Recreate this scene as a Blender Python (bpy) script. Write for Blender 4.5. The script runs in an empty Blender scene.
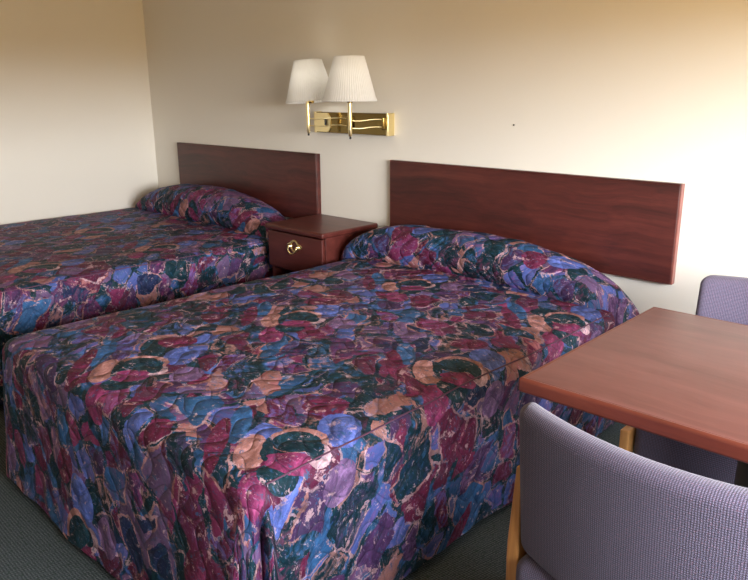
import bpy, math, random
from math import sin, cos, pi, radians, sqrt, exp
from mathutils import Matrix, Vector, Euler, noise

random.seed(7)
scene = bpy.context.scene
COL = scene.collection

# ------------------------------------------------------------------ mesh helpers
class MB:
    def __init__(self):
        self.v = []; self.f = []; self.uv = []; self.sm = []
    def face(self, idx, uvs, smooth=True):
        self.f.append(idx); self.uv.append(uvs); self.sm.append(smooth)
    def grid(self, pts, uvs, closed=False, smooth=True):
        """pts: rows of points, uvs the same shape"""
        base = len(self.v); R = len(pts); Cn = len(pts[0])
        for row in pts: self.v.extend([tuple(p) for p in row])
        for i in range(R - 1):
            for j in range(Cn if closed else Cn - 1):
                k = (j + 1) % Cn
                a = base + i*Cn + j; b = base + i*Cn + k; c = base + (i+1)*Cn + k; d = base + (i+1)*Cn + j
                self.face((a, b, c, d), (uvs[i][j], uvs[i][k], uvs[i+1][k], uvs[i+1][j]), smooth)
    def build(self, name, mat, parent=None, merge=1e-5, recalc=True):
        import bmesh
        me = bpy.data.meshes.new(name)
        me.from_pydata(self.v, [], self.f)
        ul = me.uv_layers.new(name='UVMap')
        i = 0
        for p, u in zip(me.polygons, self.uv):
            p.use_smooth = self.sm[p.index]
            for k in range(len(u)):
                ul.data[p.loop_start + k].uv = u[k]
        bm = bmesh.new(); bm.from_mesh(me)
        if merge: bmesh.ops.remove_doubles(bm, verts=bm.verts, dist=merge)
        if recalc: bmesh.ops.recalc_face_normals(bm, faces=bm.faces)
        bm.to_mesh(me); bm.free()
        me.materials.append(mat)
        o = bpy.data.objects.new(name, me); COL.objects.link(o)
        if parent is not None: o.parent = parent
        return o

def axis_coords(h, r, n):
    r = min(r, h)
    k = 4
    a = [-h + r*(1 - math.tan(pi/4*(1 - i/k))) for i in range(k + 1)] if r > 0 else [-h]
    b = [-x for x in reversed(a)]
    mid = [a[-1] + (b[0] - a[-1])*i/n for i in range(1, n)]
    out = a + mid + b
    res = [out[0]]
    for x in out[1:]:
        if x - res[-1] > 1e-7: res.append(x)
    return res

def rbox(mb, c, size, r=0.004, n=(1, 1, 1), deform=None, uvs=1.0):
    """rounded box centred on c"""
    h = [s/2 for s in size]; r = min(r, min(h)*0.999)
    ax = [axis_coords(h[i], r, n[i]) for i in range(3)]
    def rnd(p):
        q = Vector([max(-(h[i]-r), min(h[i]-r, p[i])) for i in range(3)])
        d = Vector(p) - q
        if d.length > 1e-9: d = d.normalized()*r
        q = q + d
        if deform: q = Vector(deform(q))
        return (q.x + c[0], q.y + c[1], q.z + c[2])
    for a in range(3):
        b, d = (a + 1) % 3, (a + 2) % 3
        for s in (-1, 1):
            pts = []; uv = []
            for x in ax[b]:
                row = []; ur = []
                for y in ax[d]:
                    p = [0, 0, 0]; p[a] = s*h[a]; p[b] = x; p[d] = y
                    row.append(rnd(p))
                    if a == 1: ur.append(((p[0]+c[0])*uvs, (p[2]+c[2])*uvs))
                    elif a == 0: ur.append(((p[1]+c[1])*uvs, (p[2]+c[2])*uvs))
                    else: ur.append(((p[0]+c[0])*uvs, (p[1]+c[1])*uvs))
                pts.append(row); uv.append(ur)
            mb.grid(pts, uv)

def tube(mb, path, rad, seg=12, caps=True):
    path = [Vector(p) for p in path]
    if not hasattr(rad, '__len__'): rad = [rad]*len(path)
    rows = []; uv = []
    up0 = Vector((0, 0, 1)); L = 0
    for i, p in enumerate(path):
        t = (path[min(i+1, len(path)-1)] - path[max(i-1, 0)]).normalized()
        up = up0 if abs(t.dot(up0)) < 0.95 else Vector((0, 1, 0))
        s = t.cross(up).normalized(); u = s.cross(t)
        if i: L += (p - path[i-1]).length
        rows.append([p + rad[i]*(cos(2*pi*k/seg)*s + sin(2*pi*k/seg)*u) for k in range(seg)])
        uv.append([(k/seg, L) for k in range(seg)])
    if caps:
        rows = [[path[0]]*seg] + rows + [[path[-1]]*seg]
        uv = [uv[0]] + uv + [uv[-1]]
    mb.grid(rows, uv, closed=True)

def lathe(mb, prof, seg=32, M=Matrix.Identity(4), ripple=None):
    rows = []; uv = []
    for i, (r, z) in enumerate(prof):
        row = []; ur = []
        for k in range(seg):
            a = 2*pi*k/seg
            rr = r + (ripple(a, i) if ripple else 0)
            row.append(M @ Vector((rr*cos(a), rr*sin(a), z))); ur.append((k/seg, z))
        rows.append(row); uv.append(ur)
    mb.grid(rows, uv, closed=True)

def empty(name, loc=(0, 0, 0), rz=0):
    o = bpy.data.objects.new(name, None); COL.objects.link(o)
    o.location = loc; o.rotation_euler = (0, 0, rz); o.empty_display_size = 0.1
    return o
def tag(o, label, cat, group=None):
    o['label'] = label; o['category'] = cat
    if group: o['group'] = group
    return o
def struct(o):
    o['kind'] = 'structure'; return o

# ------------------------------------------------------------------ materials
class NT:
    def __init__(self, name):
        self.m = bpy.data.materials.new(name); self.m.use_nodes = True
        self.t = self.m.node_tree; self.t.nodes.clear()
        self.out = self.n('ShaderNodeOutputMaterial')
        self.b = self.n('ShaderNodeBsdfPrincipled')
        self.l(self.b.outputs[0], self.out.inputs[0])
    def n(self, typ, **kw):
        x = self.t.nodes.new(typ)
        for k, v in kw.items(): setattr(x, k, v)
        return x
    def l(self, a, b): self.t.links.new(a, b)
    def put(self, sock, v):
        if hasattr(v, 'is_output'): self.l(v, sock)
        else: sock.default_value = v
    def math(self, op, a, b=0.0, c=None, clamp=False):
        x = self.n('ShaderNodeMath', operation=op); x.use_clamp = clamp
        self.put(x.inputs[0], a); self.put(x.inputs[1], b)
        if c is not None: self.put(x.inputs[2], c)
        return x.outputs[0]
    def vmath(self, op, a, b):
        x = self.n('ShaderNodeVectorMath', operation=op)
        self.put(x.inputs[0], a); self.put(x.inputs[1], b)
        return x.outputs[0]
    def vscale(self, a, s):
        x = self.n('ShaderNodeVectorMath', operation='SCALE')
        self.put(x.inputs[0], a); x.inputs[3].default_value = s
        return x.outputs[0]
    def noise(self, vec, scale, detail=2.0, rough=0.5, color=False, dims='3D'):
        x = self.n('ShaderNodeTexNoise', noise_dimensions=dims)
        if vec is not None: self.l(vec, x.inputs['Vector'])
        x.inputs['Scale'].default_value = scale; x.inputs['Detail'].default_value = detail
        x.inputs['Roughness'].default_value = rough
        return x.outputs['Color' if color else 0]
    def mapr(self, v, a, b, c=0.0, d=1.0, smooth=False):
        x = self.n('ShaderNodeMapRange'); x.clamp = True
        if smooth: x.interpolation_type = 'SMOOTHSTEP'
        self.put(x.inputs[0], v)
        for i, q in enumerate((a, b, c, d)): x.inputs[1+i].default_value = q
        return x.outputs[0]
    def mix(self, f, a, b, mode='MIX'):
        x = self.n('ShaderNodeMix', data_type='RGBA', blend_type=mode)
        self.put(x.inputs[0], f)
        self.put(x.inputs[6], a if hasattr(a, 'is_output') else (*a, 1)[:4])
        self.put(x.inputs[7], b if hasattr(b, 'is_output') else (*b, 1)[:4])
        return x.outputs[2]
    def ramp(self, v, cols, const=True):
        x = self.n('ShaderNodeValToRGB'); r = x.color_ramp
        r.interpolation = 'CONSTANT' if const else 'LINEAR'
        while len(r.elements) < len(cols): r.elements.new(0.5)
        for e, (p, c) in zip(r.elements, cols): e.position = p; e.color = (*c, 1)
        self.put(x.inputs[0], v); return x.outputs[0]
    def tex(self, which='Object'):
        return self.n('ShaderNodeTexCoord').outputs[which]
    def mapping(self, vec, loc=(0,0,0), rot=(0,0,0), sc=(1,1,1)):
        x = self.n('ShaderNodeMapping'); self.l(vec, x.inputs[0])
        x.inputs[1].default_value = loc; x.inputs[2].default_value = rot; x.inputs[3].default_value = sc
        return x.outputs[0]
    def sep(self, vec):
        x = self.n('ShaderNodeSeparateXYZ'); self.l(vec, x.inputs[0]); return x.outputs
    def comb(self, a, b, c=0.0):
        x = self.n('ShaderNodeCombineXYZ')
        for i, q in enumerate((a, b, c)): self.put(x.inputs[i], q)
        return x.outputs[0]
    def bump(self, h, strength=0.5, dist=0.01):
        x = self.n('ShaderNodeBump'); x.inputs['Strength'].default_value = strength
        x.inputs['Distance'].default_value = dist; self.l(h, x.inputs['Height'])
        self.l(x.outputs[0], self.b.inputs['Normal']); return x
    def set(self, color=None, rough=0.5, spec=0.5, metal=0.0, **kw):
        if color is not None: self.put(self.b.inputs['Base Color'], color if hasattr(color, 'is_output') else (*color, 1)[:4])
        self.put(self.b.inputs['Roughness'], rough)
        self.b.inputs['Specular IOR Level'].default_value = spec
        self.b.inputs['Metallic'].default_value = metal
        for k, v in kw.items(): self.put(self.b.inputs[k.replace('_', ' ')], v)
        return self.m

def mat_wall(name, col):
    t = NT(name); p = t.tex()
    n1 = t.noise(p, 1.3, 3); n2 = t.noise(p, 160, 3)
    c = t.mix(t.math('MULTIPLY', n1, 0.35), col, tuple(x*0.9 for x in col))
    t.bump(t.math('ADD', t.math('MULTIPLY', n2, 0.6), t.math('MULTIPLY', t.noise(p, 40, 2), 0.6)), 0.12, 0.004)
    return t.set(c, 0.75, 0.25)

def mat_carpet():
    t = NT('carpet'); p = t.tex()
    q = t.mapping(p, rot=(0, 0, 0.9))
    s = t.sep(q)
    # loop rows
    wob = t.math('MULTIPLY', t.math('SUBTRACT', t.noise(p, 30, 2), 0.5), 0.010)
    rows = t.math('SINE', t.math('MULTIPLY', t.math('ADD', s[0], wob), 2*pi/0.011))
    cols = t.math('SINE', t.math('MULTIPLY', t.math('ADD', s[1], wob), 2*pi/0.013))
    h = t.math('MULTIPLY_ADD', t.math('MULTIPLY', rows, cols), 0.5, 0.5)
    fine = t.noise(p, 260, 2, 0.7)
    v = t.math('ADD', t.math('MULTIPLY', h, 0.35), t.math('MULTIPLY', fine, 0.85))
    c = t.ramp(v, [(0.15, (0.010, 0.014, 0.017)), (0.5, (0.044, 0.056, 0.062)), (0.9, (0.17, 0.20, 0.21))], False)
    c = t.mix(t.mapr(t.noise(p, 90, 2), 0.55, 0.75), c, (0.035, 0.06, 0.05))
    t.bump(v, 0.8, 0.006)
    return t.set(c, 0.95, 0.1)

def mat_wood(name, dark, mid, light, rough=0.35, scale=1.0, spec=0.5, axis=0):
    t = NT(name); p = t.tex()
    sc = [2.2, 2.2, 2.2]
    for i in range(3):
        if i != axis: sc[i] = 42.0
    sc = [x*scale for x in sc]
    q = t.mapping(p, sc=tuple(sc))
    big = t.noise(p, 2.0, 2)
    q = t.vmath('ADD', q, t.vscale(t.noise(p, 3.0, 2, color=True), 3.0))
    n1 = t.noise(q, 0.55, 4, 0.6); n2 = t.noise(q, 3.0, 3, 0.7)
    v = t.math('ADD', t.math('MULTIPLY', n1, 0.75), t.math('MULTIPLY', n2, 0.25))
    v = t.math('ADD', v, t.math('MULTIPLY', t.math('SUBTRACT', big, 0.5), 0.25))
    c = t.ramp(v, [(0.32, dark), (0.5, mid), (0.68, light)], False)
    t.bump(n2, 0.05, 0.002)
    return t.set(c, rough, spec)

TEAL = (0.006, 0.036, 0.050); NAVY = (0.018, 0.030, 0.090); MAROON = (0.150, 0.018, 0.058)
PLUM = (0.085, 0.036, 0.115); PERI = (0.105, 0.155, 0.46); BLUE = (0.038, 0.125, 0.29)
MAUVE = (0.20, 0.110, 0.235); PEACH = (0.50, 0.225, 0.19); PALE = (0.54, 0.35, 0.38); ROSE = (0.25, 0.036, 0.115)
def mat_spread():
    t = NT('quilted_bedspread'); uv = t.tex('UV')
    w1 = t.vscale(t.vmath('SUBTRACT', t.noise(uv, 6.0, 2, color=True), (0.5, 0.5, 0.5)), 0.10)
    w2 = t.vscale(t.vmath('SUBTRACT', t.noise(uv, 34.0, 3, 0.65, color=True), (0.5, 0.5, 0.5)), 0.022)
    base = t.vmath('ADD', t.vmath('ADD', uv, w1), w2)
    def diag(vec, k=1.0):          # across / along the slanted petals
        p = t.sep(vec)
        a = t.math('MULTIPLY', t.math('ADD', p[0], p[1]), 0.7071)
        b = t.math('MULTIPLY', t.math('SUBTRACT', p[1], p[0]), 0.7071*k)
        return t.comb(a, b)
    def vor(vec, scale, feature='F1', rnd=1.0):
        x = t.n('ShaderNodeTexVoronoi', voronoi_dimensions='2D', feature=feature)
        t.l(vec, x.inputs['Vector']); x.inputs['Scale'].default_value = scale
        x.inputs['Randomness'].default_value = rnd
        return x
    D = diag(base, 0.75)
    stroke = t.noise(t.comb(*[t.sep(D)[0], t.math('MULTIPLY', t.sep(D)[1], 0.6)]), 42, 4, 0.7)   # dry brush
    blot = t.noise(uv, 19, 3, 0.6)
    fineN = t.noise(uv, 120, 2, 0.7)
    jit = t.math('ADD', t.math('MULTIPLY', t.math('SUBTRACT', t.noise(uv, 15, 2), 0.5), 0.22),
                 t.math('MULTIPLY', t.math('SUBTRACT', fineN, 0.5), 0.06))
    gateN = t.math('ADD', t.noise(uv, 10, 2), t.math('MULTIPLY', t.math('SUBTRACT', fineN, 0.5), 0.5))
    # ground: washed teal, navy and blue
    c = t.ramp(t.noise(D, 13, 3, 0.6), [(0.33, NAVY), (0.43, TEAL), (0.52, TEAL), (0.60, BLUE), (0.68, PERI)], False)
    def petals(c, off, k, scale, lo, gate, cols, rim, rimgate):
        q = t.vmath('ADD', diag(base, k), off)
        v = vor(q, scale); e = vor(q, scale, 'DISTANCE_TO_EDGE'); r = t.sep(v.outputs['Color'])
        on = t.math('GREATER_THAN', r[1], gate)
        d = t.math('ADD', e.outputs['Distance'], t.math('MULTIPLY', jit, 0.45))
        inner = t.math('MULTIPLY', t.math('GREATER_THAN', d, lo), on)
        outer = t.math('MULTIPLY', t.math('GREATER_THAN', d, lo - rim), on)
        rg = t.math('MULTIPLY', outer, t.mapr(gateN, rimgate, rimgate + 0.06))
        c = t.mix(t.math('MULTIPLY', rg, 0.8), c, t.mix(r[2], PALE, PEACH))
        c1 = t.ramp(r[0], cols); c2 = t.ramp(r[2], cols)
        two = t.mix(t.math('MULTIPLY', t.mapr(stroke, 0.47, 0.58), 0.5), c1, c2)
        return t.mix(inner, c, two)
    allc = [(0.0, MAROON), (0.19, PLUM), (0.31, MAUVE), (0.41, PERI), (0.53, ROSE), (0.62, BLUE), (0.72, TEAL), (0.94, PEACH)]
    c = petals(c, (3.1, 1.7, 0), 0.74, 13.0, 0.085, 0.08, allc, 0.050, 0.53)
    c = petals(c, (7.7, 4.2, 0), 0.66, 9.8, 0.135, 0.48,
               [(0.0, MAROON), (0.30, PLUM), (0.44, PEACH), (0.485, MAUVE), (0.61, ROSE), (0.69, PERI), (0.80, TEAL)], 0.060, 0.52)
    c = petals(c, (1.3, 9.4, 0), 0.92, 7.8, 0.165, 0.66,
               [(0.0, TEAL), (0.45, MAROON), (0.62, NAVY), (0.80, PEACH), (0.83, BLUE)], 0.060, 0.46)
    # printed repeat: a teal bean in a peach halo with a peach bud beside it
    wq = t.vmath('ADD', uv, t.vscale(w2, 0.6)); sp = t.sep(wq)
    def wrap(x, cen, per):
        return t.math('SUBTRACT', t.math('WRAP', t.math('SUBTRACT', x, cen), per/2, -per/2), 0.0)
    lu = wrap(sp[0], 3.99, 0.71); lv = wrap(sp[1], -0.955, 0.63)
    S = t.math('MULTIPLY', t.math('ADD', lu, lv), 0.7071); T = t.math('MULTIPLY', t.math('SUBTRACT', lv, lu), 0.7071)
    def blob(cs, ct, a, b, j=1.0):
        x = t.math('DIVIDE', t.math('SUBTRACT', S, cs), a); y = t.math('DIVIDE', t.math('SUBTRACT', T, ct), b)
        r2 = t.math('ADD', t.math('MULTIPLY', x, x), t.math('MULTIPLY', y, y))
        return t.math('LESS_THAN', t.math('ADD', t.math('SQRT', r2), t.math('MULTIPLY', jit, j)), 1.0)
    def ring(cs, ct, a, b, cut):
        return t.math('MULTIPLY', blob(cs, ct, a, b), t.math('GREATER_THAN', t.math('ADD', T, t.math('MULTIPLY', S, cut)), ct - 0.01))
    for (cs, ct, a, b, col) in ((0.06, 0.19, 0.062, 0.050, MAROON), (0.10, 0.07, 0.055, 0.075, PERI), (-0.085, -0.20, 0.042, 0.075, ROSE),
                                (-0.03, -0.13, 0.05, 0.045, TEAL), (-0.15, 0.10, 0.03, 0.10, BLUE), (-0.19, 0.02, 0.026, 0.12, MAROON),
                                (0.15, -0.08, 0.05, 0.06, MAUVE), (-0.01, -0.088, 0.055, 0.030, ROSE),
                                (0.003, 0.012, 0.072, 0.058, PEACH), (0.055, -0.045, 0.032, 0.038, PALE),
                                (-0.102, -0.04, 0.038, 0.080, PEACH), (-0.066, -0.03, 0.013, 0.052, TEAL),
                                (0.0, 0.004, 0.060, 0.048, TEAL), (0.045, -0.030, 0.022, 0.034, TEAL)):
        cc = t.mix(t.math('MULTIPLY', t.mapr(stroke, 0.5, 0.66), 0.45), col, PALE if col in (PEACH,) else tuple(min(1, x*1.5+0.02) for x in col))
        c = t.mix(blob(cs, ct, a, b), c, cc)
    c = t.mix(blob(-0.012, -0.062, 0.050, 0.018), c, ROSE)
    # brush strokes and pale flecks
    c = t.mix(1.0, c, t.ramp(stroke, [(0.28, (0.28, 0.28, 0.36)), (0.5, (0.66, 0.66, 0.70)), (0.72, (1.25, 1.22, 1.3))], False), 'MULTIPLY')
    fl = t.noise(t.mapping(base, rot=(0, 0, -0.78), sc=(1, 3.2, 1)), 48, 3, 0.75)
    c = t.mix(t.math('MULTIPLY', t.mapr(fl, 0.59, 0.70), 0.50), c, (0.34, 0.27, 0.40))
    fd = t.noise(t.mapping(base, rot=(0, 0, 0.9), sc=(1, 1.6, 1)), 48, 3, 0.75)
    c = t.mix(t.math('MULTIPLY', t.mapr(fd, 0.60, 0.64), 0.75), c, t.mix(blot, TEAL, BLUE))
    c = t.mix(t.math('MULTIPLY', t.mapr(t.noise(base, 24, 4, 0.75), 0.60, 0.64), 0.65), c, PALE)
    # quilting
    s = t.sep(uv)
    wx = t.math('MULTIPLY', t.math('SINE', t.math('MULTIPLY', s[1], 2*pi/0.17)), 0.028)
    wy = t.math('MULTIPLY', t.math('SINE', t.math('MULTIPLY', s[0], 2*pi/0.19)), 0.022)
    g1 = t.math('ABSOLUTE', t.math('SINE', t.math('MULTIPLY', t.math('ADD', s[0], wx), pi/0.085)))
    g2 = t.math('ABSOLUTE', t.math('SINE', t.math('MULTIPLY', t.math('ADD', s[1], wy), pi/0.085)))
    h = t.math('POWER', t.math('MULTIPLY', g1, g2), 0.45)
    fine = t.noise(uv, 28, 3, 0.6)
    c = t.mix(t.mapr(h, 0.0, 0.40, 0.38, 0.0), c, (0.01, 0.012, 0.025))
    hh = t.math('ADD', h, t.math('MULTIPLY', fine, 0.7))
    t.bump(hh, 0.6, 0.012)
    return t.set(c, 0.6, 0.18)

def mat_fabric():
    t = NT('woven_upholstery'); uv = t.tex('UV'); s = t.sep(uv)
    pit = 0.0040
    wob = t.math('MULTIPLY', t.math('SUBTRACT', t.noise(uv, 60, 2), 0.5), 0.0022)
    a = t.math('ABSOLUTE', t.math('SINE', t.math('MULTIPLY', t.math('ADD', s[0], wob), pi/pit)))
    b = t.math('ABSOLUTE', t.math('SINE', t.math('MULTIPLY', t.math('ADD', s[1], wob), pi/pit)))
    h = t.math('MULTIPLY', a, b)
    n = t.noise(uv, 420, 2, 0.7)
    v = t.math('ADD', t.math('MULTIPLY', h, 0.75), t.math('MULTIPLY', n, 0.5))
    c = t.ramp(v, [(0.15, (0.030, 0.024, 0.034)), (0.55, (0.078, 0.066, 0.102)), (0.95, (0.155, 0.135, 0.200))], False)
    c = t.mix(t.math('MULTIPLY', t.mapr(t.noise(uv, 300, 2), 0.55, 0.7), 0.25), c, (0.30, 0.12, 0.17))
    t.bump(v, 0.35, 0.002)
    return t.set(c, 0.95, 0.12, Sheen_Weight=0.15)

def mat_plain(name, col, rough=0.5, metal=0.0, spec=0.5, var=0.12):
    t = NT(name); p = t.tex()
    c = t.mix(t.noise(p, 18, 3), tuple(x*(1-var) for x in col), tuple(min(1, x*(1+var)) for x in col))
    return t.set(c, rough, spec, metal)

M = {}
M['wall'] = mat_wall('cream_wall_paint', (0.80, 0.766, 0.695))
M['ceil'] = mat_wall('ceiling_paint', (0.78, 0.72, 0.60))
M['carpet'] = mat_carpet()
M['hb'] = mat_wood('mahogany_laminate', (0.032, 0.0072, 0.0062), (0.068, 0.0135, 0.0108), (0.108, 0.024, 0.018), 0.42)
M['hbedge'] = mat_wood('mahogany_edge', (0.15, 0.045, 0.036), (0.21, 0.07, 0.055), (0.26, 0.09, 0.07), 0.30)
M['ns'] = mat_wood('mahogany_nightstand', (0.055, 0.011, 0.009), (0.085, 0.018, 0.014), (0.12, 0.028, 0.022), 0.35)
M['tab'] = mat_wood('tabletop_laminate', (0.080, 0.024, 0.021), (0.116, 0.038, 0.033), (0.152, 0.054, 0.047), 0.36, 0.8)
M['tabedge'] = mat_wood('tabletop_edge', (0.085, 0.018, 0.011), (0.120, 0.026, 0.016), (0.155, 0.037, 0.023), 0.35)
M['oak'] = mat_wood('honey_wood', (0.36, 0.15, 0.04), (0.50, 0.23, 0.07), (0.62, 0.32, 0.11), 0.4, 1.0, 0.5, 2)
M['spread'] = mat_spread()
M['fabric'] = mat_fabric()
M['brass'] = mat_plain('polished_brass', (0.86, 0.62, 0.24), 0.16, 1.0, 0.5, 0.05)
M['brass_pale'] = mat_plain('pale_brass', (0.90, 0.76, 0.42), 0.28, 1.0, 0.5, 0.05)
M['brass_dark'] = mat_plain('mirror_brass', (0.20, 0.14, 0.05), 0.12, 1.0, 0.5, 0.05)
M['black'] = mat_plain('black_metal', (0.012, 0.012, 0.014), 0.45, 0.0)
M['seam'] = mat_plain('cord_seam', (0.09, 0.03, 0.065), 0.7)
M['dark'] = mat_plain('dark_ticking', (0.02, 0.018, 0.02), 0.9)
M['hole'] = mat_plain('dark_nail', (0.03, 0.02, 0.015), 0.6)
t = NT('pleated_shade')
t.set((0.90, 0.915, 0.93), 0.8, 0.2)
tr = t.n('ShaderNodeBsdfTranslucent'); tr.inputs[0].default_value = (0.92, 0.90, 0.85, 1)
mx = t.n('ShaderNodeMixShader'); mx.inputs[0].default_value = 0.5
t.l(t.b.outputs[0], mx.inputs[1]); t.l(tr.outputs[0], mx.inputs[2]); t.l(mx.outputs[0], t.out.inputs[0])
M['shade'] = t.m

# ------------------------------------------------------------------ room
RX, RY, RZ = 5.75, -4.6, 2.45
def slab(name, lo, hi, mat):
    mb = MB(); c = [(a+b)/2 for a, b in zip(lo, hi)]; s = [b-a for a, b in zip(lo, hi)]
    rbox(mb, c, s, 0.0); mb.sm = [False]*len(mb.f)
    o = mb.build(name, mat); return struct(o)
slab('floor', (-0.1, RY-0.1, -0.1), (RX+0.1, 0.1, 0.0), M['carpet'])
slab('ceiling', (-0.1, RY-0.1, RZ), (RX+0.1, 0.1, RZ+0.1), M['ceil'])
slab('wall_back', (-0.1, 0.0, 0.0), (RX+0.1, 0.1, RZ), M['wall'])
slab('wall_left', (-0.1, RY, 0.0), (0.0, 0.0, RZ), M['wall'])
slab('wall_front', (-0.1, RY-0.1, 0.0), (RX+0.1, RY, RZ), M['wall'])
# window wall with its opening
WY0, WY1, WZ0, WZ1 = -2.75, -0.6, 0.92, 1.66
mb = MB()
for lo, hi in (((RX, RY, 0), (RX+0.1, 0, WZ0)), ((RX, RY, WZ1), (RX+0.1, 0, RZ)),
               ((RX, RY, WZ0), (RX+0.1, WY0, WZ1)), ((RX, WY1, WZ0), (RX+0.1, 0, WZ1))):
    rbox(mb, [(a+b)/2 for a, b in zip(lo, hi)], [b-a for a, b in zip(lo, hi)], 0.0)
mb.sm = [False]*len(mb.f)
struct(mb.build('wall_right', M['wall']))
mb = MB()
ww = WY1 - WY0; wh = WZ1 - WZ0; wc = ((WY0+WY1)/2, (WZ0+WZ1)/2)
for s in (-1, 1):
    rbox(mb, (RX+0.05, wc[0] + s*(ww/2-0.02), wc[1]), (0.07, 0.04, wh), 0.004)
    rbox(mb, (RX+0.05, wc[0], wc[1] + s*(wh/2-0.02)), (0.07, ww-0.08, 0.04), 0.004)
struct(mb.build('window_1', M['black']))

# ------------------------------------------------------------------ beds
def smooth(a, b, x):
    t = max(0, min(1, (x-a)/(b-a))); return t*t*(3-2*t)

def make_bed(x0, x1, yf, ztop, hem, flare, uvo, pleat, head_out, seed):
    """quilted spread over a mattress; x0..x1 sides, yf foot, head against the back wall"""
    root = empty('bed', ((x0+x1)/2, yf/2, 0))
    ox, oy = (x0+x1)/2, yf/2
    r = 0.055; yh = -0.027
    xi0, xi1, yi = x0+r, x1-r, yf+r
    mb = MB()
    def wob(x, y):
        n = noise.noise(Vector((x*2.2+seed, y*2.2, 0.3)))*0.008 + noise.noise(Vector((x*7+seed, y*6, 1.3)))*0.004
        return n
    NX, NY = 90, 120
    xs = [xi0 + (xi1-xi0)*i/NX for i in range(NX+1)]
    ys = [yi + (yh-yi)*j/NY for j in range(NY+1)]
    def fade(x, y): return smooth(0, 0.12, min(x-xi0, xi1-x, y-yi))
    def crown(x, y):   # soft mattress crown
        return 0.012*(fade(x, y) - 1) * 0.6
    topz = lambda x, y: ztop + wob(x, y) + crown(x, y) - 0.16*smooth(-0.22, -0.06, y)*smooth(xi1-0.12, xi1, x)
    pts = [[(x-ox, y-oy, topz(x, y)) for x in xs] for y in ys]
    uvs = [[(x+uvo[0], y+uvo[1]) for x in xs] for y in ys]
    mb.grid(pts, uvs)
    # skirt: list of columns (base point, outward normal, flare, uv function)
    cols = []
    NS = 130; NC = 36
    for j in range(NY, -1, -1):
        cols.append((xi0, ys[j], (-1, 0), flare[0], 0.0, ('L', ys[j])))
    for k in range(1, NC):
        a = pi + (pi/2)*k/NC
        cols.append((xi0, yi, (cos(a), sin(a)), flare[0] + (flare[1]-flare[0])*k/NC, k/NC, ('CL', k/NC)))
    for x in xs:
        cols.append((x, yi, (0, -1), flare[1], 0.0, ('F', x)))
    for k in range(1, NC):
        a = 1.5*pi + (pi/2)*k/NC
        cols.append((xi1, yi, (cos(a), sin(a)), flare[1] + (flare[2]-flare[1])*k/NC, k/NC, ('CR', k/NC)))
    for j in range(NY+1):
        cols.append((xi1, ys[j], (1, 0), flare[2], 0.0, ('R', ys[j])))
    prof = []                                 # (outward, z drop, cloth length)
    for i in range(9):
        a = (pi/2)*i/8; prof.append((r*sin(a), r*(1-cos(a)), r*a))
    H = ztop - hem; ND = 40
    for i in range(1, ND+1):
        d = r + (H-r)*i/ND; prof.append((r, d, r*pi/2 + d - r))
    rows = []; ur = []
    arc = 0; path = []
    for i, cdef in enumerate(cols):
        if i:
            p, q = cols[i-1], cdef
            arc += sqrt((p[0]+p[2][0]*r-q[0]-q[2][0]*r)**2 + (p[1]+p[2][1]*r-q[1]-q[2][1]*r)**2)
        path.append(arc)
    for (o, d, L) in prof:
        row = []; uu = []
        for (bx, by, nrm, fl, kc, side), s in zip(cols, path):
            f = max(0, (d-r)/(H-r))
            fold = (noise.noise(Vector((s*3.2, seed*3.1, 0.2)))*0.022 + noise.noise(Vector((s*9, f*1.2, seed+5)))*0.010)*smooth(0.05, 0.8, f)
            puff = noise.noise(Vector((s*14, d*14, seed)))*0.0035*smooth(0.0, 0.15, f)
            off = o + fl*f + fold + puff
            if side[0] == 'R':  off -= 0.03*smooth(-0.22, -0.08, by)
            if side[0] == 'L': off -= (fl*f + fold + max(0, puff) + 0.004*f)*smooth(-1.5, -0.6, by)
            zz = topz(bx, by) - d + 0.010*noise.noise(Vector((s*2.5, 3.3, seed)))*f
            if pleat and side[0] == 'CR':
                k = side[1]
                off -= 0.060*exp(-((k-0.70)/0.10)**2)*smooth(0.02, 0.25, f)
                off += 0.018*exp(-((k-0.45)/0.16)**2)*smooth(0.1, 0.6, f)
            if pleat and side[0] == 'R':
                off += 0.012*exp(-((by-yi)/0.10)**2)*smooth(0.05, 0.4, f)
            row.append((bx + nrm[0]*off - ox, by + nrm[1]*off - oy, max(0.012, zz)))
            if side[0] == 'L': q = (bx - L, by)
            elif side[0] == 'F': q = (bx, by - L)
            elif side[0] == 'R': q = (bx + L, by)
            elif side[0] == 'CL':
                a = pi + (pi/2)*side[1]; q = (bx + L*cos(a)*1.25, by + L*sin(a)*1.25)
            else:
                a = 1.5*pi + (pi/2)*side[1]; q = (bx + L*cos(a)*1.25, by + L*sin(a)*1.25)
            uu.append((q[0]+uvo[0], q[1]+uvo[1]))
        rows.append(row); ur.append(uu)
    mb.grid(rows, ur)
    mb.build('bedspread', M['spread'], root, merge=1e-6)
    # corded seam along the edges of the top
    sm = MB()
    def edge(x, y, nx, ny):
        a = radians(38)
        return (x + nx*r*sin(a)*1.02 - ox, y + ny*r*sin(a)*1.02 - oy, topz(x, y) - r*(1-cos(a)) + 0.001)
    pth = [edge(xi1, y, 1, 0) for y in reversed(ys)] 
    tube(sm, pth, 0.0022, 6)
    sm.build('seam', M['seam'], root, merge=0)
    # mattress and box spring on legs, under the spread
    bs = MB(); rbox(bs, (0, (yf+0.1-0.05)/2-oy, 0.17), (x1-x0-0.16, -yf-0.20, 0.20), 0.02)
    bs.build('box_spring', M['dark'], root)
    mt = MB(); rbox(mt, (0, (yf+0.1-0.05)/2-oy, 0.385), (x1-x0-0.16, -yf-0.20, 0.22), 0.05)
    mt.build('mattress', M['dark'], root)
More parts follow.
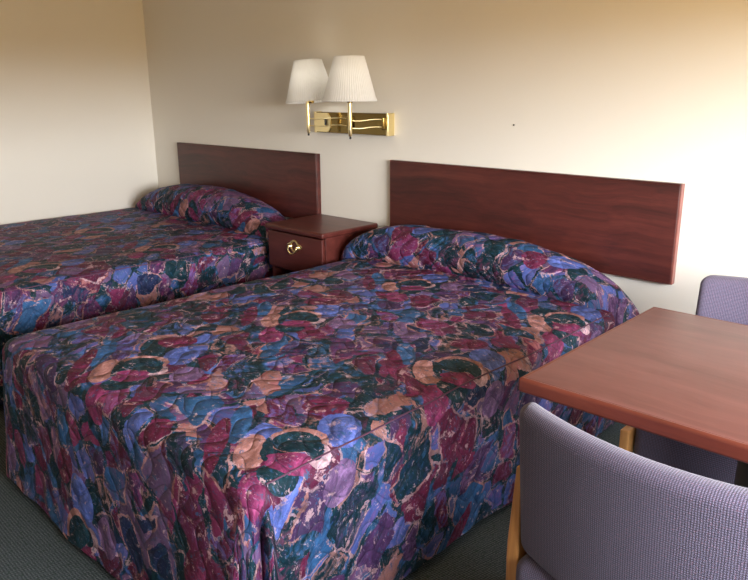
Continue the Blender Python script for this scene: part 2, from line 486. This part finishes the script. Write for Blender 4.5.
    for sx in (-1, 1):
        for yy in (yf+0.25, -0.25):
            lg = MB(); tube(lg, [(sx*((x1-x0)/2-0.2), yy-oy, 0.0), (sx*((x1-x0)/2-0.2), yy-oy, 0.08)], 0.025)
            lg.build('leg', M['black'], root)
    return root, ox, oy

def pillow_cover(root, ox, oy, stations, uvo, seed):
    """spread wrapped over the pillow: stations (x, y centre, z of base, half depth, height)"""
    N = 80; S = 40
    def interp(t):
        t = min(t, stations[-1][0] - 1e-9)
        for i in range(len(stations)-1):
            if t <= stations[i+1][0]:
                a, b = stations[i], stations[i+1]; f = (t-a[0])/(b[0]-a[0]); break
        p0 = stations[max(i-1, 0)]; p3 = stations[min(i+2, len(stations)-1)]
        out = []
        for k in range(1, len(a)):
            m1 = (b[k]-p0[k])/max(1e-6, b[0]-p0[0])*(b[0]-a[0]); m2 = (p3[k]-a[k])/max(1e-6, p3[0]-a[0])*(b[0]-a[0])
            h = f
            out.append((2*h**3-3*h*h+1)*a[k] + (h**3-2*h*h+h)*m1 + (-2*h**3+3*h*h)*b[k] + (h**3-h*h)*m2)
        return out
    xa, xb = stations[0][0], stations[-1][0]
    rows = []; uvs = []; Lx = 0; prev = None
    for i in range(N+1):
        x = xa + (xb-xa)*i/N
        yc, zb, hd, hh = interp(x)
        row = []; ur = []; L = 0; pp = None
        if prev is not None: Lx += sqrt((x-prev[0])**2 + (zb+hh-prev[1])**2)
        prev = (x, zb+hh)
        for k in range(S):
            a = 2*pi*k/S - pi/2
            ca, sa = cos(a), sin(a)
            e = 0.8
            yy = -hd*math.copysign(abs(ca)**e, ca)
            zz = hh*(0.5+0.5*math.copysign(abs(sa)**e, sa))
            w = noise.noise(Vector((x*6+seed, a*1.2, 0)))*0.010 + noise.noise(Vector((x*16+seed, a*2.5, 2)))*0.004
            yy *= 1 + w/max(hd, .03)*0.8; zz += w*max(0, sa)
            p = (x-ox, min(yc+yy-0.008, -0.036)-oy, zb+zz)
            if pp: L += sqrt((p[1]-pp[1])**2 + (p[2]-pp[2])**2)
            pp = p
            row.append(p); ur.append((xa+Lx+uvo[0], -L+uvo[1]))
        rows.append(row); uvs.append(ur)
    mb = MB(); mb.grid(rows, uvs, closed=True)
    for e, flip in ((0, True), (N, False)):
        base = len(mb.v); mb.v.extend(rows[e])
        mb.face(tuple(range(base, base+S)), tuple(uvs[e]))
    return mb.build('pillow_cover', M['spread'], root, merge=1e-6)

bedA, ox, oy = make_bed(0.035, 1.70, -1.98, 0.54, 0.05, (0.0, 0.05, 0.0), (20.3, 11.2), False, 0.0, 3.7)
tag(bedA, 'far bed along the left wall under a floral quilted spread, cut off by the picture', 'bed', 'motel beds')
pillow_cover(bedA, ox, oy, [(0.06, -0.17, 0.50, 0.06, 0.06), (0.16, -0.17, 0.50, 0.10, 0.10), (0.40, -0.165, 0.50, 0.125, 0.200),
                            (0.80, -0.165, 0.50, 0.13, 0.245), (1.20, -0.165, 0.50, 0.13, 0.233), (1.48, -0.17, 0.48, 0.125, 0.188),
                            (1.61, -0.17, 0.42, 0.125, 0.175), (1.68, -0.17, 0.28, 0.12, 0.28), (1.722, -0.17, 0.14, 0.11, 0.37), (1.738, -0.17, 0.16, 0.09, 0.29)], (24.4, 13.0), 1.0)
bedB, ox, oy = make_bed(2.295, 3.715, -1.97, 0.54, 0.045, (0.075, 0.055, -0.015), (0.37, 0.81), True, 0.05, 8.2)
tag(bedB, 'near bed beside the table, its floral quilted spread hanging to the carpet', 'bed', 'motel beds')
pillow_cover(bedB, ox, oy, [(2.262, -0.255, 0.48, 0.05, 0.075), (2.31, -0.235, 0.50, 0.09, 0.105), (2.47, -0.185, 0.50, 0.125, 0.185),
                            (2.80, -0.165, 0.50, 0.13, 0.21), (3.20, -0.165, 0.50, 0.13, 0.205), (3.48, -0.18, 0.48, 0.135, 0.172),
                            (3.61, -0.19, 0.43, 0.135, 0.178), (3.69, -0.19, 0.28, 0.135, 0.275), (3.735, -0.19, 0.12, 0.13, 0.385), (3.752, -0.19, 0.13, 0.11, 0.31)], (6.2, 3.3), 2.0)

# ------------------------------------------------------------------ headboards
def headboard(x0, x1, label, em):
    root = empty('headboard', ((x0+x1)/2, -0.0008, 0.60))
    w = x1-x0; h = 0.388
    mb = MB(); rbox(mb, (0, -0.015, h/2), (w-0.012, 0.030, h-0.012), 0.003)
    mb.build('panel', M['hb'], root)
    for s in (-1, 1):
        mb = MB(); rbox(mb, (s*(w/2-0.0035), -0.014, h/2), (0.007, 0.028, h), 0.003)
        mb.build('edge_band', em, root)
    for z in (h-0.0035, 0.0035):
        mb = MB(); rbox(mb, (0, -0.014, z), (w-0.014, 0.028, 0.007), 0.003)
        mb.build('edge_band', M['hb'], root)
    tag(root, label, 'headboard', 'wall-mounted headboards')
headboard(0.345, 1.785, 'dark reddish wood headboard on the wall behind the far bed, left of the lamp', M['hb'])
headboard(2.337, 3.806, 'long dark reddish wood headboard on the wall behind the near bed, right of the lamp', M['hbedge'])

# ------------------------------------------------------------------ nightstand
ns = empty('nightstand', (2.012, -0.2075, 0))
tag(ns, 'small reddish wood nightstand with one drawer, between the two beds', 'nightstand')
nw, nd, nh = 0.456, 0.405, 0.65
mb = MB(); rbox(mb, (0, -0.004, nh-0.014), (nw, nd, 0.028), 0.009); mb.build('top', M['ns'], ns)
mb = MB()
for s in (-1, 1): rbox(mb, (s*(nw/2-0.022), 0.008, (nh-0.028)/2), (0.022, nd-0.04, nh-0.028), 0.002)
rbox(mb, (0, nd/2-0.018, (nh-0.028)/2), (nw-0.066, 0.012, nh-0.028), 0.001)
rbox(mb, (0, 0.008, 0.05), (nw-0.066, nd-0.045, 0.02), 0.001)
rbox(mb, (0, 0.008, 0.415), (nw-0.066, nd-0.045, 0.016), 0.001)
rbox(mb, (0, -nd/2+0.05, 0.020), (nw-0.066, 0.016, 0.040), 0.001)
mb.build('carcass', M['ns'], ns)
mb = MB(); rbox(mb, (-0.004, -nd/2+0.019, 0.518), (nw-0.030, 0.020, 0.192), 0.004)
dr = mb.build('drawer', M['ns'], ns)
# ornate bail pull
mb = MB()
lathe(mb, [(0.0, 0), (0.012, 0), (0.011, 0.004), (0.005, 0.010), (0.0055, 0.016), (0.0, 0.018)], 16,
      Matrix.Translation((-0.030, -nd/2+0.009, 0.552)) @ Matrix.Rotation(pi/2, 4, 'X'))
lathe(mb, [(0.0, 0), (0.012, 0), (0.011, 0.004), (0.005, 0.010), (0.0055, 0.016), (0.0, 0.018)], 16,
      Matrix.Translation((0.030, -nd/2+0.009, 0.552)) @ Matrix.Rotation(pi/2, 4, 'X'))
pth = []
for i in range(25):
    a = pi + pi*i/24
    pth.append((0.030*cos(a)*(1+0.18*sin(3*a)**2), -nd/2-0.008 - 0.008*abs(sin(a)), 0.552+0.034*sin(a)))
tube(mb, pth, 0.0036, 10)
pl = []
for i in range(41):      # pierced back plate outline
    a = 2*pi*i/40; q = 1 + 0.22*cos(4*a)
    pl.append((0.045*cos(a)*q, -nd/2+0.008, 0.554+0.024*sin(a)*q))
tube(mb, pl, 0.0050, 8, caps=False)
mb.build('handle', M['brass_pale'], dr)

# ------------------------------------------------------------------ wall lamp
lp = empty('wall_lamp', (2.07, 0, 1.163))
tag(lp, 'double swing-arm brass wall lamp with two white pleated shades, between the headboards', 'lamp')
L0 = Vector((2.07, 0, 1.163))
mb = MB(); rbox(mb, (0, -0.022, 0), (0.545, 0.044, 0.108), 0.002); mb.build('wall_plate', M['brass_dark'], lp)
for s in (-1, 1):
    mb = MB(); rbox(mb, (s*0.268, -0.025, 0), (0.014, 0.050, 0.112), 0.003); mb.build('end_cap', M['brass_pale'], lp)
# octagonal pivot bracket
def lamp(pole, pivot, zb, tilt, zt):
    P = Vector(pole) - L0
    mb = MB()
    n = 8
    lathe(mb, [(0.0, -0.055), (0.0055, -0.053), (0.0095, -0.044), (0.0105, 0.0), (0.0105, zt-0.02), (0.0085, zt)], 16, Matrix.Translation(P))
    o = mb.build('stem', M['brass_pale'], lp)
    f = MB(); lathe(f, [(0.0, -0.066), (0.005, -0.064), (0.0055, -0.056), (0.0, -0.053)], 12, Matrix.Translation(P)); f.build('finial', M['black'], o)
    q = Vector(pivot) - L0
    for dz in (-0.012, 0.024):
        mb = MB(); a = Vector((q.x, q.y, dz)); b = Vector((P.x, P.y, dz))
        pts = [a.lerp(b, i/8) + Vector((0, 0, 0.003*sin(2*pi*i/8))) for i in range(9)]
        tube(mb, pts, 0.0030, 8); mb.build('arm_rod', M['brass_pale'], lp)
    mb = MB()
    rbox(mb, (q.x, q.y, 0.006), (0.016, 0.020, 0.062), 0.005)
    mb.build('pivot', M['brass_dark'], lp)
    # shade
    T = Matrix.Translation(P + Vector((0.028 if tilt else 0, 0, zb))) @ Matrix.Rotation(tilt, 4, 'Y') 
    mb = MB()
    h = 0.210; rb, rt = 0.131, 0.072
    def rip(a, i): return 0.0018*sin(a*64)
    prof = [(rb, 0.0), (rb+0.001, 0.006)] + [(rb + (rt-rb)*i/10, h*i/10) for i in range(1, 10)] + [(rt+0.001, h-0.006), (rt, h)]
    prof2 = [(rr-0.004, z) for rr, z in reversed(prof)]
    lathe(mb, prof + prof2 + [prof[0]], 256, T, rip)
    s = mb.build('lamp_shade', M['shade'], lp)
    bl = bpy.data.lights.new('shade_fill_light', 'POINT'); bl.energy = 0.30 if tilt else 0.20; bl.shadow_soft_size = 0.03; bl.color = (1.0, 0.97, 0.93)  # added fill light that whitens the shade; the lamp itself is off
    bo = bpy.data.objects.new('shade_fill_light', bl); COL.objects.link(bo); bo.parent = s; bo.location = T @ Vector((0, 0, 0.11))
    sp = MB()
    for k in range(3):
        a = 2*pi*k/3
        tube(sp, [T @ Vector((0, 0, 0.05)), T @ Vector(((rt+0.002)*cos(a), (rt+0.002)*sin(a), h-0.03)) * 1.0], 0.0016, 6)
    lathe(sp, [(0.0, -0.006), (0.013, -0.006), (0.016, 0.0), (0.014, 0.05), (0.0, 0.055)], 16, T)
    sp.build('shade_holder', M['brass'], s)
lamp((2.245, -0.215, 1.163), (2.325, -0.060, 1.163), 0.115, 0.0, 0.115)
lamp((1.868, -0.155, 1.163), (2.075, -0.060, 1.163), 0.108, radians(-5.0), 0.115)
mb = MB()
oc = [(-0.262, -0.050), (-0.165, -0.050), (-0.145, -0.028), (-0.145, 0.028), (-0.165, 0.050), (-0.262, 0.050)]
mb.grid([[(x, -0.043, z) for x, z in oc], [(x, -0.049, z) for x, z in oc]], [[(0, 0)]*6, [(0, 1)]*6], closed=True)
b0 = len(mb.v); mb.v.extend([(x, -0.049, z) for x, z in oc]); mb.face(tuple(range(b0, b0+6)), ((0, 0),)*6)
b0 = len(mb.v); mb.v.extend([(x, -0.043, z) for x, z in oc]); mb.face(tuple(range(b0, b0+6)), ((0, 0),)*6)
br = mb.build('bracket', M['brass_pale'], lp)
for p in br.data.polygons: p.use_smooth = False
mb = MB(); rbox(mb, (-0.175, -0.056, 0.004), (0.007, 0.012, 0.036), 0.003); mb.build('switch', M['black'], br)

# ------------------------------------------------------------------ nail
mb = MB()
lathe(mb, [(0.0, 0.0), (0.0035, 0.001), (0.0035, 0.004), (0.0, 0.006)], 12, Matrix.Translation((0, 0, 0)) @ Matrix.Rotation(pi/2, 4, 'X'))
o = mb.build('nail', M['hole']); o.location = (3.046, 0.0, 1.18)
tag(o, 'tiny dark nail head alone on the bare wall above the near headboard', 'nail')

# ------------------------------------------------------------------ table
TX0, TX1, TY0, TY1, TZ = 4.054, 4.91, -1.513, -0.815, 0.745
tc = ((TX0+TX1)/2, (TY0+TY1)/2)
tb = empty('table', (tc[0], tc[1], 0), radians(0.3))
tag(tb, 'square reddish wood table on a black pedestal, between the two lavender chairs', 'table')
tw, td = TX1-TX0, TY1-TY0
mb = MB(); rbox(mb, (0, 0, TZ-0.012), (tw-0.022, td-0.022, 0.024), 0.001); top = mb.build('tabletop', M['tab'], tb)
mb = MB()
for s in (-1, 1):
    rbox(mb, (0, s*(td/2-0.008), TZ-0.0165), (tw, 0.016, 0.033), 0.0075)
    rbox(mb, (s*(tw/2-0.008), 0, TZ-0.0165), (0.016, td-0.010, 0.033), 0.0075)
mb.build('edge_trim', M['tabedge'], top)
mb = MB(); lathe(mb, [(0.0, 0.03), (0.075, 0.03), (0.071, 0.06), (0.070, 0.70), (0.0, 0.70)], 32); mb.build('pedestal', M['black'], tb)
mb = MB(); rbox(mb, (0, 0, 0.712), (0.34, 0.34, 0.018), 0.004); mb.build('mounting_plate', M['black'], tb)
for k in range(4):
    a = k*pi/2
    R = Matrix.Rotation(a, 4, 'Z')
    mb = MB()
    rbox(mb, (0.17, 0, 0.028), (0.30, 0.05, 0.040), 0.010, (6, 1, 1), lambda q: (q.x, q.y*(1-0.9*(q.x+0.15)), q.z - 0.02*(q.x+0.15)/0.3*(1 if q.z > 0 else 0)))
    tube(mb, [(0.30, 0, 0.0), (0.30, 0, 0.012)], 0.014)
    mb.v = [tuple(R @ Vector(p)) for p in mb.v]
    mb.build('foot', M['black'], tb)

# ------------------------------------------------------------------ chairs
def make_chair(label):
    """origin on the floor under the seat centre, sitter looks along +y"""
    root = empty('chair')
    tag(root, label, 'chair', 'lavender upholstered chairs')
    W = 0.545
    # backrest: curved in plan, leaning back
    def bend(q):
        u = q.x/(W/2)
        return (q.x, q.y - 0.072*(1-u*u) - 0.11*(q.z+0.16) , q.z + 0.0*u)
    mb = MB(); rbox(mb, (0, -0.172, 0.627), (W, 0.060, 0.320), 0.026, (22, 2, 10), bend)
    mb.build('backrest', M['fabric'], root)
    # seat cushion
    def seatd(q):
        return (q.x, q.y, q.z + 0.012*(1-(q.x/0.24)**2)*(1 if q.z > 0 else 0) - 0.02*max(0, (q.y-0.12)/0.1)**2*0.5)
    mb = MB(); rbox(mb, (0, -0.006, 0.405), (0.530, 0.455, 0.125), 0.030, (14, 14, 2), seatd)
    mb.build('seat', M['fabric'], root)
    for s in (-1, 1):
        x = s*0.280
        # rear leg: flared foot, pointed upper end
        mb = MB()
        def rl(q):
            k = (q.z + 0.32)/0.64
            taper = 1.0 if k < 0.72 else 1.0 - 0.75*((k-0.72)/0.28)
            return (q.x*(1 if k < .72 else taper*0.8+0.2), q.y*taper - 0.015*(1-k)**2 + 0.01*k - (0.0 if k < .6 else 0.05*(k-.6)), q.z)
        rbox(mb, (x, -0.180, 0.32), (0.028, 0.055, 0.64), 0.005, (1, 1, 16), rl)
        mb.build('leg', M['oak'], root)
        mb = MB()
        rbox(mb, (x, 0.215, 0.215), (0.026, 0.048, 0.43), 0.005, (1, 1, 6), lambda q: (q.x, q.y*(0.8+0.2*(q.z+0.215)/0.43), q.z))
        mb.build('leg', M['oak'], root)
        mb = MB(); rbox(mb, (x, 0.022, 0.400), (0.022, 0.34, 0.060), 0.004); mb.build('side_rail', M['oak'], root)
        mb = MB(); rbox(mb, (x, 0.022, 0.16), (0.020, 0.36, 0.032), 0.004); mb.build('stretcher', M['oak'], root)
    mb = MB(); rbox(mb, (0, -0.180, 0.318), (0.54, 0.024, 0.05), 0.004); mb.build('cross_rail', M['oak'], root)
    mb = MB(); rbox(mb, (0, 0.140, 0.322), (0.54, 0.022, 0.04), 0.004); mb.build('cross_rail', M['oak'], root)
    return root
def copy_tree(o, parent=None):
    c = o.copy(); COL.objects.link(c)
    if parent is not None: c.parent = parent
    for ch in list(o.children): copy_tree(ch, c)
    return c
chair = make_chair('foreground lavender-grey upholstered chair with its back to the viewer, cut off by the picture edge')
chair.location = (4.445, -1.475, 0)
chairB = copy_tree(chair)
chairB.location = (4.355, -0.745, 0); chairB.rotation_euler = (0, 0, pi)
chairB['label'] = 'lavender-grey upholstered chair on the far side of the table, against the wall'

# ------------------------------------------------------------------ light
w = bpy.data.worlds.new('World'); scene.world = w; w.use_nodes = True
nt = w.node_tree; nt.nodes.clear()
tc_ = nt.nodes.new('ShaderNodeTexCoord'); sp = nt.nodes.new('ShaderNodeSeparateXYZ')
rp = nt.nodes.new('ShaderNodeValToRGB'); bg = nt.nodes.new('ShaderNodeBackground'); ow = nt.nodes.new('ShaderNodeOutputWorld')
mr = nt.nodes.new('ShaderNodeMapRange')
mr.inputs[1].default_value = -1; mr.inputs[2].default_value = 1
nt.links.new(tc_.outputs['Generated'], sp.inputs[0]); nt.links.new(sp.outputs[2], mr.inputs[0]); nt.links.new(mr.outputs[0], rp.inputs[0])
e = rp.color_ramp.elements
e[0].position = 0.0; e[0].color = (0.26, 0.165, 0.06, 1)
e[1].position = 1.0; e[1].color = (0.75, 0.88, 1.0, 1)
for pos, c in ((0.492, (0.26, 0.165, 0.06)), (0.512, (1.0, 0.98, 0.95)), (0.7, (0.90, 0.94, 1.0))):
    x = rp.color_ramp.elements.new(pos); x.color = (*c, 1)
nt.links.new(rp.outputs[0], bg.inputs[0]); bg.inputs[1].default_value = 36.0
nt.links.new(bg.outputs[0], ow.inputs[0])
pl = bpy.data.lights.new('window_portal', 'AREA'); pl.shape = 'RECTANGLE'; pl.size = ww; pl.size_y = wh
pl.cycles.is_portal = True
po = bpy.data.objects.new('window_portal', pl); COL.objects.link(po)
po.location = (RX+0.11, wc[0], wc[1]); po.rotation_euler = (0, radians(90), 0)
# area light faces -Z; turn it to face -X, long side along y
po.rotation_euler = Matrix(((0, 0, 1), (1, 0, 0), (0, 1, 0))).to_euler()

# ------------------------------------------------------------------ camera
cd = bpy.data.cameras.new('camera'); cam = bpy.data.objects.new('camera', cd); COL.objects.link(cam)
F = 714.82; ya, pi_, ro = 0.7608, -0.2738, -0.0062
cd.sensor_width = 36; cd.lens = F/748*36; cd.clip_start = 0.02
fw = Vector((-sin(ya)*cos(pi_), cos(ya)*cos(pi_), sin(pi_))); rt = Vector((cos(ya), sin(ya), 0)); up = rt.cross(fw)
r2 = cos(ro)*rt + sin(ro)*up; u2 = -sin(ro)*rt + cos(ro)*up
mt = Matrix((( r2.x, u2.x, -fw.x, 4.8066), (r2.y, u2.y, -fw.y, -2.7432), (r2.z, u2.z, -fw.z, 1.334), (0, 0, 0, 1)))
cam.matrix_world = mt
scene.camera = cam
scene.view_settings.view_transform = 'Standard'
scene.view_settings.look = 'None'
scene.view_settings.exposure = 0.76
